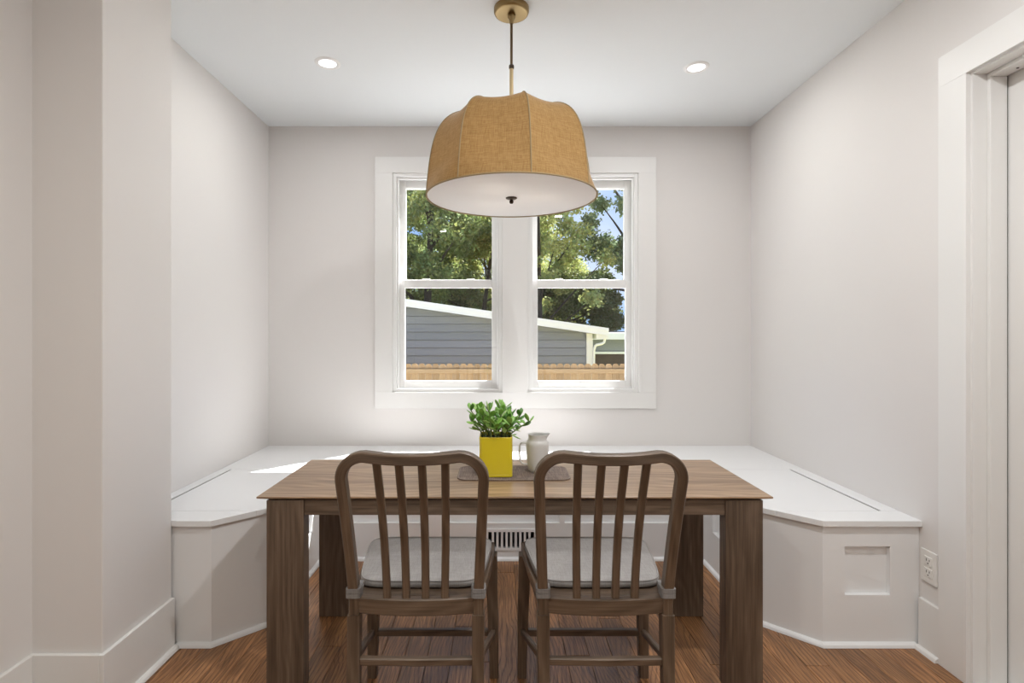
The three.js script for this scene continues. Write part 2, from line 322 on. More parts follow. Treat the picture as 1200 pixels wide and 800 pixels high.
// ---------------------------------------------------------------- windows
// flat boards around the pair of windows
{
  const t = structure('trim_2', 'flat painted boards framing the pair of windows', 'window trim');
  const x0 = -0.753, x1 = 0.975, y0 = 0.702, y1 = 2.246, T = 0.018, a = ZB - T, c = 0.0015;
  const [[l0, l1], [r0, r1]] = WIN;
  part('head_board', box(x0, x1, WY1, y1, a, ZB, c), M.trim, t);
  part('apron_board', box(x0, x1, y0, WY0, a, ZB, c), M.trim, t);
  part('side_board', box(x0, l0, WY0, WY1, a, ZB, c), M.trim, t);
  part('side_board', box(r1, x1, WY0, WY1, a, ZB, c), M.trim, t);
  part('mullion_board', box(l1, r0, WY0, WY1, a, ZB, c), M.trim, t);
}
WIN.forEach(([x0, x1], n) => {
  const w = structure('window_' + (n + 1), n ? 'white double-hung window looking out on the wing and trees' : 'white double-hung window looking out on the grey gable', 'window');
  const f = 0.022, y0 = WY0, y1 = WY1, Za = ZB - 0.004, Zb = ZB + 0.14;
  // frame lining the opening
  part('side_jamb', box(x0, x0 + f, y0, y1, Za, Zb, 0.002), M.vinyl, w);
  part('side_jamb', box(x1 - f, x1, y0, y1, Za, Zb, 0.002), M.vinyl, w);
  part('head_jamb', box(x0 + f, x1 - f, y1 - f, y1, Za, Zb, 0.002), M.vinyl, w);
  part('window_sill', box(x0 + f, x1 - f, y0, y0 + f, Za, Zb, 0.002), M.vinyl, w);
  // inner stops: the stepped lines seen round each sash
  part('inner_stop', [box(x0 + f, x0 + f + 0.012, y0 + f, y1 - f, ZB + 0.012, ZB + 0.03, 0.002), box(x1 - f - 0.012, x1 - f, y0 + f, y1 - f, ZB + 0.012, ZB + 0.03, 0.002), box(x0 + f + 0.012, x1 - f - 0.012, y1 - f - 0.012, y1 - f, ZB + 0.012, ZB + 0.03, 0.002)], M.vinyl, w);
  const xa = x0 + f, xb = x1 - f, ym = 1.472;
  function sash(name, ya, yb, Z0, Z1, st, top, bot) {
    const s = new THREE.Group(); s.name = name; w.add(s);
    part('stile', box(xa, xa + st, ya, yb, Z0, Z1, 0.003), M.vinyl, s);
    part('stile', box(xb - st, xb, ya, yb, Z0, Z1, 0.003), M.vinyl, s);
    part('top_rail', box(xa + st, xb - st, yb - top, yb, Z0, Z1, 0.003), M.vinyl, s);
    part('bottom_rail', box(xa + st, xb - st, ya, ya + bot, Z0, Z1, 0.003), M.vinyl, s);
    part('pane', box(xa + st - 0.004, xb - st + 0.004, ya + bot - 0.004, yb - top + 0.004, (Z0 + Z1) / 2 - 0.002, (Z0 + Z1) / 2 + 0.002), M.glass, s);
    return s;
  }
  sash('upper_sash', ym - 0.02, y1 - f, ZB + 0.075, ZB + 0.11, 0.044, 0.05, 0.05);
  const low = sash('lower_sash', y0 + f, ym + 0.025, ZB + 0.036, ZB + 0.071, 0.044, 0.05, 0.045);
  for (const q of [0.28, 0.72]) part('sash_lock', new RoundedBoxGeometry(0.05, 0.008, 0.022, 2, 0.003).translate(xa + (xb - xa) * q, ym + 0.029, -(ZB + 0.053)), M.vinyl, low);
});

// ---------------------------------------------------------------- built-in benches
const SH = 0.47, LT = 0.022;             // seat height, lid thickness
const BR = 1.05, BL = -0.905, BZ = 2.712, FZ = 1.962;   // inner faces, face of the back bench, front ends
// a board face with rectangular recesses: outline with holes standing in front of a sunk panel
function panelFace(len, y0, y1, holes) {   // in local [s, y], front at depth 0, thickness 0.018
  return upright(rect(0, len, y0, y1), holes.map((h) => rect(...h).reverse()), -0.018, 0);
}
function place(g, x, Z, ang) { return g.rotateY(ang).translate(x, 0, -Z); }   // s runs along (cos, -sin in Z...)
function bench(name, label, side) {
  const b = thing(name, label, 'bench');
  const s = side, wx = s > 0 ? XR : XL, ix = s > 0 ? BR : BL, cx = ix + s * 0.156, cz = FZ + 0.148, y1 = SH - LT;
  const wallGap = 0.001, ex = s > 0 ? wx - 0.0015 : PX - 0.04;
  // front face, square to the room
  const fx0 = Math.min(cx, ex), fx1 = Math.max(cx, ex);
  const front = upright(rect(fx0, fx1, 0.001, y1), s > 0 ? [rect(1.288, 1.456, 0.19, 0.37).reverse()] : [], FZ, FZ + 0.018);
  const fp = part('front_panel', front, M.bench, b);
  if (s > 0) part('sunk_panel', box(1.27, 1.475, 0.17, 0.39, FZ + 0.0181, FZ + 0.026), M.bench, fp);
  // slanted corner face
  part('corner_panel', plan([[cx, FZ], [ix, cz], [ix + s * 0.018, cz + 0.006], [cx + s * 0.0, FZ + 0.024]].sort(() => 0), 0.001, y1), M.bench, b);
  // inner face with shaker recesses
  const L = 2.6965 - cz, y0 = 0.001;
  const holes = [[0.07, L - 0.11, 0.19, 0.37]];
  const g = upright(rect(0, L, y0, y1), holes.map((h) => rect(...h).reverse()), 0, 0.018);
  const p = g.attributes.position;
  for (let i = 0; i < p.count; i++) { const a = p.getX(i), d = -p.getZ(i); p.setXYZ(i, ix + s * d, p.getY(i), -(cz + a)); }
  const gi = g.index ? g.toNonIndexed() : g;
  if (s < 0) { const a = gi.attributes.position.array; for (let i = 0; i < a.length; i += 9) for (let e = 0; e < 3; e++) { const t = a[i + 3 + e]; a[i + 3 + e] = a[i + 6 + e]; a[i + 6 + e] = t; } }
  gi.computeVertexNormals();
  const ip = part('side_panel', gi, M.bench, b);
  part('sunk_panel', box(Math.min(ix + s * 0.0181, ix + s * 0.026), Math.max(ix + s * 0.0181, ix + s * 0.026), 0.17, 0.39, cz + 0.05, BZ - 0.09), M.bench, ip);
  shoe(s > 0 ? [[ex - 0.015, FZ], [cx, FZ], [ix, cz], [ix, 2.684]] : [[PX + BT, FZ], [cx, FZ], [ix, cz], [ix, 2.684]], [[0, -1], [-s * 0.69, -0.725], [-s, 0]], M.bench, b);
  // top: front piece, lid, wall strip, hinge in the slot between
  const o = 0.014, lx = ix - s * o, fz = FZ - 0.016, ccx = cx - s * o * 0.42, ccz = cz - o * 0.3, sz = 2.06, hx = s > 0 ? 1.484 : -1.352, wxs = s > 0 ? 1.4955 : -1.3635, lz = 2.697;
  const edge = (Z) => ccx + (lx - ccx) * (Z - fz) / (ccz - fz);
  const wallSide = s > 0 ? wx - wallGap : PX + 0.001;
  const ord = (pts) => { let a = 0; for (let i = 0; i < pts.length; i++) { const [x0, z0] = pts[i], [x1, z1] = pts[(i + 1) % pts.length]; a += x0 * z1 - x1 * z0; } return a < 0 ? pts.reverse() : pts; };
  const zf0 = s > 0 ? fz : PZ1 + 0.001;
  const frontPts = s > 0 ? [[ccx, fz], [wallSide, fz], [wallSide, sz - 0.0015], [edge(sz - 0.0015), sz - 0.0015]]
    : [[ccx, fz], [PX + BT + 0.002, fz], [PX + BT + 0.002, PZ1 + 0.002], [wx + wallGap, PZ1 + 0.002], [wx + wallGap, sz - 0.0015], [edge(sz - 0.0015), sz - 0.0015]];
  part('front_top', plan(ord(frontPts), y1, SH, 0.0015), M.bench, b);
  part('lid', plan(ord([[edge(sz + 0.0015), sz + 0.0015], [hx, sz + 0.0015], [hx, lz - 0.0015], [lx, lz - 0.0015], [lx, ccz]]), y1, SH, 0.0015), M.bench, b);
  part('wall_strip', plan(ord([[wxs, sz + 0.0015], [wx - s * wallGap, sz + 0.0015], [wx - s * wallGap, lz - 0.0015], [wxs, lz - 0.0015]]), y1, SH, 0.0015), M.bench, b);
  part('hinge', box(Math.min(hx, wxs) + 0.001, Math.max(hx, wxs) - 0.001, y1, SH - 0.004, sz + 0.002, lz - 0.002), M.hinge, b);
  return b;
}
bench('window_bench', 'white built-in bench run beside the electrical outlet with a square sunk panel', 1);
bench('window_bench', 'white built-in bench run butting against the wall pier', -1);
{
  const b = thing('window_bench', 'white built-in bench run under the double window with a floor-level air grille', 'bench');
  const y1 = SH - LT, x0 = BL - 0.022, x1 = BR + 0.022;
  // grille centre in metres at the face
  const sc = BZ / FOCAL, gx0 = (569 - 583) * sc, gx1 = (629 - 583) * sc, gy0 = 0.05, gy1 = 0.16;
  const face = upright(rect(x0, x1, 0.001, y1), [rect(gx0 + 0.012, gx1 - 0.012, gy0 + 0.012, gy1 - 0.012), rect(BL + 0.1, -0.36, 0.19, 0.37), rect(-0.27, 0.318, 0.19, 0.37), rect(0.345, BR - 0.1, 0.19, 0.37)].map((h) => h.reverse()), BZ, BZ + 0.018);
  const fp = part('front_panel', face, M.bench, b);
  for (const [a, c] of [[BL + 0.08, -0.345], [-0.285, 0.33], [0.335, BR - 0.08]]) part('sunk_panel', box(a, c, 0.175, 0.385, BZ + 0.0181, BZ + 0.026), M.bench, fp);
  const seg = [[x0 + 0.024, BZ], [x1 - 0.024, BZ]];
  shoe(seg, [[0, -1]], M.bench, b);
  const top = plan([[XL + 0.001, 2.698], [XR - 0.001, 2.698], [XR - 0.001, ZB - 0.001], [XL + 0.001, ZB - 0.001]], y1, SH, 0.0015);
  part('seat_top', top, M.bench, b);
  // the air grille is screwed to the bench face: a thing of its own
  const v = thing('air_grille', 'white slotted air return grille in the bench face between the two chairs', 'vent');
  const gz = BZ - 0.006;
  part('grille_frame', upright(rect(gx0, gx1, gy0, gy1), [rect(gx0 + 0.014, gx1 - 0.014, gy0 + 0.014, gy1 - 0.014).reverse()], gz, BZ - 0.0005), M.bench, v);
  const n = 10, in0 = gx0 + 0.014, in1 = gx1 - 0.014, step = (in1 - in0) / n;
  for (let k = 1; k < n; k++) part('bar', box(in0 + k * step - 0.006, in0 + k * step + 0.006, gy0 + 0.0141, gy1 - 0.0141, gz + 0.001, BZ - 0.0005, 0.001), M.bench, v);
  const d0 = BZ + 0.019, d1 = ZB - 0.02, dx0 = gx0 + 0.004, dx1 = gx1 - 0.004, dy0 = gy0 + 0.004, dy1 = gy1 - 0.004, dt = 0.002;
  part('duct', [box(dx0, dx0 + dt, dy0, dy1, d0, d1), box(dx1 - dt, dx1, dy0, dy1, d0, d1), box(dx0, dx1, dy0, dy0 + dt, d0, d1), box(dx0, dx1, dy1 - dt, dy1, d0, d1), box(dx0, dx1, dy0, dy1, d1, d1 + dt)], std(lin(0.3, 0.3, 0.31), 0.55, { metalness: 0.7 }), v);
}
// outlet on the right wall
{
  const Z = 1.913, y = 0.315;
  const o = thing('electrical_outlet', 'white duplex electrical outlet on the wall beside the bench end', 'outlet', XR, y, -Z);
  part('cover_plate', localBox(-0.003, 0, 0, 0.006, 0.117, 0.073, 0.0025), M.plastic, o);
  for (const dy of [0.021, -0.021]) {
    const f = part('receptacle', localBox(-0.0065, dy, 0, 0.003, 0.032, 0.036, 0.0014), M.plastic, o);
    part('slot', [localBox(-0.0081, dy + 0.004, -0.0065, 0.0006, 0.009, 0.0022), localBox(-0.0081, dy + 0.004, 0.0065, 0.0006, 0.0075, 0.0022), new THREE.CylinderGeometry(0.0024, 0.0024, 0.0006, 10).rotateZ(Math.PI / 2).translate(-0.0081, dy - 0.008, 0)], M.dark, f);
  }
  part('screw', new THREE.CylinderGeometry(0.0028, 0.0028, 0.001, 12).rotateZ(Math.PI / 2).translate(-0.0064, 0, 0), M.plastic, o);
}

// ---------------------------------------------------------------- recessed ceiling lights
function downlight(x, Z, label, power, warm, group) {
  const d = thing('recessed_light', label, 'ceiling light', x, H, -Z, group);
  const trim = new THREE.LatheGeometry([[0.04, -0.0015], [0.042, -0.005], [0.05, -0.0058], [0.058, -0.003], [0.0595, 0]].map(([a, b]) => new THREE.Vector2(a, b)), 40);
  part('trim_ring', trim, M.vinyl, d);
  const c = new THREE.Color(1, 1 - warm * 0.015, 1 - warm * 0.06);
  part('lens', new THREE.CylinderGeometry(0.0405, 0.0405, 0.001, 36).translate(0, -0.0012, 0), std(0xffffff, 0.6, { emissive: c, emissiveIntensity: 2.2 }), d);
  const l = new THREE.RectAreaLight(c, power * 1.6, 0.071, 0.071); l.position.set(0, -0.008, 0); l.rotation.x = -Math.PI / 2; d.add(l);
}
downlight(-0.804, 2.505, 'lit recessed ceiling light on the side of the wall pier', NOOK_LAMP, 0);
downlight(0.956, 2.545, 'lit recessed ceiling light on the side of the doorway', NOOK_LAMP, 0);
downlight(0.66, 1.0, 'recessed ceiling light just behind the chairs', KITCHEN_LAMP * 0.85, 0);
downlight(-0.67, 0.18, 'recessed kitchen ceiling light mirrored in the window glass', KITCHEN_LAMP * 0.32, 1.8);
downlight(0.12, -0.1, 'recessed ceiling light in the middle of the kitchen side', KITCHEN_LAMP * 0.32, 1.8);
downlight(0.12, -1.5, 'recessed ceiling light nearest the rear kitchen wall', KITCHEN_LAMP * 0.32, 1.8);

// ---------------------------------------------------------------- pendant lamp
{
  const px = 0.055, Z = 2.085, y0 = 1.693;
  const lamp = thing('pendant_lamp', 'large tan linen dome pendant with eight ribs hanging on a brass rod', 'pendant lamp', px, 0, -Z);
  const canopy = part('canopy', new THREE.LatheGeometry([[0.0, -0.024], [0.058, -0.024], [0.066, -0.021], [0.069, -0.014], [0.069, 0]].map(([a, b]) => new THREE.Vector2(a, b + H)), 48), M.brass, lamp);
  part('swivel', new THREE.LatheGeometry([[0.0, -0.062], [0.0075, -0.06], [0.009, -0.045], [0.015, -0.038], [0.016, -0.028], [0.013, -0.024]].map(([a, b]) => new THREE.Vector2(a, b + H)), 24), M.brass, canopy);
  part('rod', new THREE.CylinderGeometry(0.0052, 0.0052, H - 0.05 - 2.21, 16).translate(0, (H - 0.05 + 2.21) / 2, 0), M.darkBrass, lamp);
  part('coupling', new THREE.LatheGeometry([[0.005, 2.2], [0.0095, 2.202], [0.0105, 2.209], [0.0095, 2.216], [0.005, 2.219]].map(([a, b]) => new THREE.Vector2(a, b)), 20), M.bronze, lamp);
  part('stem', new THREE.CylinderGeometry(0.0078, 0.0078, 0.46, 18).translate(0, 1.975, 0), M.paleBrass, lamp);
  // shade of eight fabric panels drawn between ribs
  const rib = [[0.333, 0], [0.328, 0.06], [0.321, 0.12], [0.313, 0.17], [0.302, 0.215], [0.287, 0.253], [0.266, 0.286], [0.238, 0.311], [0.205, 0.326], [0.165, 0.331], [0.115, 0.33], [0.06, 0.329], [0.024, 0.329]];
  const ribCurve = new THREE.CatmullRomCurve3(rib.map(([r, h]) => new THREE.Vector3(r, h, 0)));
  const N = 34, K = 10, step = Math.PI / 4, a0 = Math.PI / 2 - 10 * Math.PI / 180;   // angle from +x; the camera side is +z
  const shade = new THREE.Group(); shade.name = 'shade'; lamp.add(shade);
  const at = (t, ang, f) => {           // f from 0 (rib) to 1 (next rib)
    const p = ribCurve.getPointAt(t), sag = 4 * f * (1 - f), k = Math.min(1, p.y / 0.09);
    const chord = Math.cos(step / 2) / Math.cos((f - 0.5) * step);   // straight from rib to rib
    const rr = p.x * (1 + (chord * (1 - 0.012 * sag) - 1) * k);
    return [Math.cos(ang) * rr, y0 + p.y * (1 - 0.028 * sag * Math.min(1, p.y / 0.25)), Math.sin(ang) * rr];
  };
  for (let q = 0; q < 8; q++) {
    const pos = [], uv = [], idx = [];
    for (let i = 0; i <= N; i++) for (let j = 0; j <= K; j++) { const f = j / K, ang = a0 + (q + f) * step; pos.push(...at(i / N, ang, f)); uv.push((q + f) * 0.26, i / N * 0.55); }
    for (let i = 0; i < N; i++) for (let j = 0; j < K; j++) { const a = i * (K + 1) + j, b = a + 1, c = a + K + 1, d = c + 1; idx.push(a, c, b, b, c, d); }
    const g = new THREE.BufferGeometry(); g.setAttribute('position', new THREE.Float32BufferAttribute(pos, 3)); g.setAttribute('uv', new THREE.Float32BufferAttribute(uv, 2)); g.setIndex(idx); g.computeVertexNormals();
    part('fabric_panel', g, M.linen, shade);
    const line = []; for (let i = 0; i <= 24; i++) { const [x, y, z] = at(i / 24, a0 + q * step, 0); line.push([x, y, z]); }
    part('rib_seam', tube(line, 0.0026, 40, 6), M.linenTrim, shade);
  }
  part('rim_binding', new THREE.TorusGeometry(0.333, 0.0032, 8, 96).rotateX(Math.PI / 2).translate(0, y0, 0), M.linenTrim, shade);
  part('top_cap', new THREE.CylinderGeometry(0.03, 0.03, 0.005, 24).translate(0, y0 + 0.329, 0), M.paleBrass, shade);
  part('diffuser', new THREE.CylinderGeometry(0.329, 0.329, 0.003, 96).translate(0, y0 + 0.0025, 0), M.diffuser, lamp);
  part('finial', new THREE.LatheGeometry([[0, -0.024], [0.006, -0.0225], [0.0085, -0.017], [0.0075, -0.0115], [0.0055, -0.009], [0.016, -0.0065], [0.0225, -0.003], [0.0225, 0]].map(([a, b]) => new THREE.Vector2(a, b + y0 + 0.001)), 28), M.bronze, lamp);
  for (let k = 0; k < 3; k++) {
    const a = 2.0 + k * Math.PI * 2 / 3, bx = Math.cos(a) * 0.13, bz = Math.sin(a) * 0.13, by = y0 + 0.12;
    const bulb = part('bulb', new THREE.LatheGeometry([[0, -0.055], [0.018, -0.05], [0.029, -0.032], [0.03, -0.018], [0.022, 0.008], [0.0135, 0.03]].map(([r, h]) => new THREE.Vector2(r, h + by)), 20).translate(bx, 0, bz), std(0xffffff, 0.5, { emissive: new THREE.Color(1, 0.9, 0.76), emissiveIntensity: 2 }), lamp);
    part('socket', [new THREE.CylinderGeometry(0.017, 0.017, 0.06, 16).translate(bx, by + 0.06, bz), new THREE.CylinderGeometry(0.004, 0.004, 0.13, 8).rotateZ(Math.PI / 2).rotateY(-a).translate(bx / 2, by + 0.08, bz / 2)], M.paleBrass, lamp);
    const l = new THREE.PointLight(new THREE.Color(1, 0.9, 0.76), PENDANT_BULB); l.position.set(bx, by - 0.02, bz); l.castShadow = true; lamp.add(l);
  }
}

// ---------------------------------------------------------------- dining table
const TH = 0.63, TX = 0.056, TZ0 = 1.713, TZ1 = 2.222;
{
  const t = thing('dining_table', 'rectangular walnut dining table with thick square legs', 'dining table', TX, 0, -(TZ0 + TZ1) / 2);
  const hw = 0.837, hd = (TZ1 - TZ0) / 2, th = 0.013;
  // thin top with an undercut edge
  const prof = (s, y) => [[-hw + s, y, -hd + s], [hw - s, y, -hd + s], [hw - s, y, hd - s], [-hw + s, y, hd - s]];
  const L = [prof(0.02, TH - th), prof(0.001, TH - 0.006), prof(0, TH - 0.004), prof(0, TH - 0.0012), prof(0.0012, TH)], pos = [];
  const quad = (a, b, c, d) => pos.push(...a, ...b, ...c, ...a, ...c, ...d);
  for (let i = 0; i + 1 < L.length; i++) for (let k = 0; k < 4; k++) { const m = (k + 1) % 4; quad(L[i][m], L[i][k], L[i + 1][k], L[i + 1][m]); }
  quad(L[4][0], L[4][3], L[4][2], L[4][1]); quad(L[0][0], L[0][1], L[0][2], L[0][3]);
  const g = new THREE.BufferGeometry(); g.setAttribute('position', new THREE.Float32BufferAttribute(pos, 3)); g.computeVertexNormals();
  part('tabletop', uvMetres(g, 'x'), M.tableTop, t);
  const lw = 0.121, ld = 0.05, ins = 0.03, lx = hw - ins - lw / 2, y1 = TH - th;
  let k = 0;
  for (const sx of [-1, 1]) for (const sz of [-1, 1]) part('leg', uvMetres(localBox(sx * (lx - (sz < 0 ? 0.02 : 0)), y1 / 2 + 0.0005, sz * (hd - 0.006 - ld / 2), lw, y1 - 0.001, ld, 0.002), 'y', [k * 0.37, k++ * 0.21]), M.walnut, t);
  const ay0 = 0.567, aL = 2 * (lx - lw / 2), mid = (y1 + ay0) / 2;
  for (const sz of [-1, 1]) part('apron', uvMetres(localBox(0, mid, sz * (hd - 0.012 - 0.011), aL, y1 - ay0, 0.022, 0.0015), 'x', [sz, 0.1]), M.walnut, t);
  for (const sx of [-1, 1]) part('apron', uvMetres(localBox(sx * (hw - ins - 0.036), mid, 0, 0.022, y1 - ay0, 2 * (hd - 0.006 - ld), 0.0015), 'z', [0.4, sx * 0.3]), M.walnut, t);
}

// ---------------------------------------------------------------- chairs
function chair() {
  const c = thing('dining_chair', '', 'chair', 0, 0, 0, 'two walnut chairs at the table');
  const X = (s, w) => s * w;
  // bent back hoop from the seat upwards
  const hoop = [], R = 0.062;
  const topY = 0.848, lean = (y) => 0.18 + 0.085 * Math.pow(Math.max(0, (y - 0.45) / 0.4), 1.25);
  const half = (y) => 0.166 + 0.017 * Math.max(0, (y - 0.45) / 0.36);
  const side = []; for (let i = 0; i <= 12; i++) { const y = 0.41 + (topY - R - 0.41) * i / 12; side.push([half(y), y, lean(y)]); }
  const hx = half(topY - R), arc = []; for (let i = 1; i <= 9; i++) { const a = i / 9 * Math.PI / 2; const y = topY - R + Math.sin(a) * R; arc.push([hx - R + Math.cos(a) * R, y, lean(y)]); }
  const bow = (x) => 0.018 * (1 - (x / (hx - R)) ** 2);
  const topPts = []; for (let i = 1; i <= 7; i++) { const x = (hx - R) * (1 - i / 4); topPts.push([x, topY - 0.004 * (1 - (x / (hx - R)) ** 2), lean(topY) + bow(x)]); }
  const mir = (p) => [-p[0], p[1], p[2]];
  const path = [...side, ...arc, ...topPts, ...[...arc].reverse().map(mir), ...[...side].reverse().map(mir)];
  part('back_frame', sweepBar(path, 0.027, 0.03, [0, 0, 1], 0.003), M.chairWood, c);
  // rear legs below the seat
  for (const s of [-1, 1]) { const p = []; for (let i = 0; i <= 6; i++) { const y = 0.0005 + 0.409 * i / 6; p.push([s * (0.164 + 0.002 * (i / 6)), y, 0.18 + 0.035 * (1 - i / 6) ** 1.5]); } part('leg', sweepBar(p, (t) => 0.03 + 0.003 * t, (t) => 0.03 + 0.008 * t, [0, 0, 1], 0.003), M.chairWood, c); }
  // front legs
  for (const s of [-1, 1]) part('leg', sweepBar([[s * 0.206, 0.0005, -0.192], [s * 0.202, 0.2, -0.188], [s * 0.196, 0.417, -0.183]], (t) => 0.03 + 0.01 * t, (t) => 0.03 + 0.01 * t, [0, 0, 1], 0.003), M.chairWood, c);
  // four bowed slats
  for (let k = 0; k < 4; k++) {
    const u = k - 1.5, p = [];
    for (let i = 0; i <= 14; i++) { const t = i / 14, y = 0.445 + (topY - 0.012 - 0.445) * t, x = u * (0.051 + 0.0065 * t); p.push([x, y, lean(y) + 0.012 - 0.012 * Math.sin(t * Math.PI) * 1.1 + (bow(x) - 0.006) * t]); }
    part('slat', sweepBar(p, 0.0205, 0.013, [0, 0, 1], 0.003), M.chairWood, c);
  }
  // seat: rear rail, side rails, front rail, board
  const rr = []; for (let i = 0; i <= 10; i++) { const x = -0.155 + 0.31 * i / 10; rr.push([x, 0.434, 0.178 + 0.016 * (1 - (x / 0.155) ** 2)]); }
  part('seat_rail', sweepBar(rr, 0.044, 0.024, [0, 0, 1], 0.003), M.chairWood, c);
  for (const s of [-1, 1]) part('seat_rail', sweepBar([[s * 0.166, 0.434, 0.165], [s * 0.186, 0.434, -0.02], [s * 0.198, 0.434, -0.195]], 0.036, 0.02, [1, 0, 0], 0.003), M.chairWood, c);
  part('seat_rail', sweepBar([[-0.185, 0.434, -0.196], [0, 0.434, -0.2], [0.185, 0.434, -0.196]], 0.036, 0.02, [0, 0, 1], 0.003), M.chairWood, c);
  part('seat_board', plan([[-0.158, -0.172], [0.158, -0.172], [0.196, 0.205], [-0.196, 0.205]], 0.441, 0.4515, 0.002), M.chairWood, c);
  // stretchers
  part('stretcher', sweepBar([[-0.152, 0.285, 0.186], [0, 0.285, 0.19], [0.152, 0.285, 0.186]], 0.02, 0.018, [0, 0, 1], 0.003), M.chairWood, c);
  part('stretcher', sweepBar([[-0.192, 0.15, -0.189], [0.192, 0.15, -0.189]], 0.022, 0.018, [0, 0, 1], 0.003), M.chairWood, c);
  for (const s of [-1, 1]) part('stretcher', sweepBar([[s * 0.166, 0.283, 0.176], [s * 0.203, 0.155, -0.178]], 0.02, 0.016, [1, 0, 0], 0.003), M.chairWood, c);
  // cushion: rounded trapezoid, puffed, tied on with straps
  {
    const pos = [], idx = [], uv = [], n = 72, rings = [[0.0, 0], [0.94, 0], [1, 0.2], [1, 0.62], [0.985, 0.82], [0.95, 0.94], [0.88, 1.0], [0.6, 1.06], [0.3, 1.09], [0, 1.1]];
    const out = (a) => { const cx = Math.cos(a), cz = Math.sin(a), e = 0.28; let x = Math.sign(cx) * Math.abs(cx) ** e, z = Math.sign(cz) * Math.abs(cz) ** e; const hw = z > 0 ? 0.188 - 0.02 * z : 0.188 + 0.018 * -z; const zz = z > 0 ? 0.15 * z : 0.17 * z; return [x * hw, zz]; };
    for (const [k, h] of rings) for (let i = 0; i <= n; i++) { const [x, z] = out(i / n * Math.PI * 2); pos.push(x * k, 0.452 + 0.026 * h, z * k - 0.012); uv.push(x * k, z * k + h * 0.03); }
    for (let r = 0; r + 1 < rings.length; r++) for (let i = 0; i < n; i++) { const a = r * (n + 1) + i, b = a + 1, d = a + n + 1, e = d + 1; idx.push(a, d, b, b, d, e); }
    const g = new THREE.BufferGeometry(); g.setAttribute('position', new THREE.Float32BufferAttribute(pos, 3)); g.setAttribute('uv', new THREE.Float32BufferAttribute(uv, 2)); g.setIndex(idx); g.computeVertexNormals();
    const cu = part('cushion', g, M.cushion, c); cu.userData.label = 'grey fabric seat cushion';
    const rim = []; for (let i = 0; i < 60; i++) { const [x, z] = out(i / 60 * Math.PI * 2); rim.push(new THREE.Vector3(x * 0.985, 0.452 + 0.026 * 0.83, z * 0.985 - 0.012)); }
    part('piping', new THREE.TubeGeometry(new THREE.CatmullRomCurve3(rim, true), 160, 0.0024, 6, true), M.cushion, cu);
    for (const s of [-1, 1]) {
      const q = []; for (let i = 0; i < 32; i++) { const a = i / 32 * Math.PI * 2, e = 0.35; q.push([s * 0.1665 + 0.0195 * Math.sign(Math.cos(a)) * Math.abs(Math.cos(a)) ** e, -(0.181 + 0.0195 * Math.sign(Math.sin(a)) * Math.abs(Math.sin(a)) ** e)]); }
      part('strap', [plan(q, 0.456, 0.4685, 0.001), plan(q, 0.4692, 0.4815, 0.001), localBox(s * 0.158, 0.469, 0.152, 0.012, 0.018, 0.03, 0.002)], M.strap, cu);
    }
  }
  return c;
}
const chair1 = chair();
const chair2 = chair1.clone(); chair2.name = numbered('dining_chair'); scene.add(chair2);
chair1.position.set(-0.217, 0, -1.6); chair2.position.set(0.288, 0, -1.6);
chair1.userData = { label: 'walnut slat-back chair on the wall pier side of the table, partly before the yellow pot', category: 'chair', group: 'two walnut chairs at the table' };
chair2.userData = { label: 'walnut slat-back chair on the side of the doorway, in front of the jug', category: 'chair', group: 'two walnut chairs at the table' };

// ---------------------------------------------------------------- on the table: mat, potted plant, jug
{
  const matTex = weave([96, 82, 74], [142, 126, 116], 40, 900, 1.2); matTex.repeat.set(4, 4);
  const m = thing('placemat', 'grey-brown woven placemat with rounded corners on the table', 'placemat', 0.06, TH, -2.0);
  const q = []; const hw = 0.207, hd = 0.1, r = 0.035;
  for (const [sx, sz, a] of [[1, 1, 0], [-1, 1, 1], [-1, -1, 2], [1, -1, 3]]) for (let i = 0; i <= 6; i++) { const t = (a + i / 6) * Math.PI / 2; q.push([sx * (hw - r) + Math.cos(t) * r, sz * (hd - r) + Math.sin(t) * r]); }
  part('mat', uvMetres(plan(q, 0.0004, 0.005, 0.0012), 'x'), std(0xffffff, 0.9, { map: matTex, bumpMap: matTex, bumpScale: 0.0008 }), m);
  part('hem', new THREE.TubeGeometry(new THREE.CatmullRomCurve3(q.map(([x, z]) => new THREE.Vector3(x * 0.985, 0.0046, -z * 0.97)), true), 160, 0.0012, 6, true), std(lin(0.32, 0.26, 0.22), 0.95), m);
}
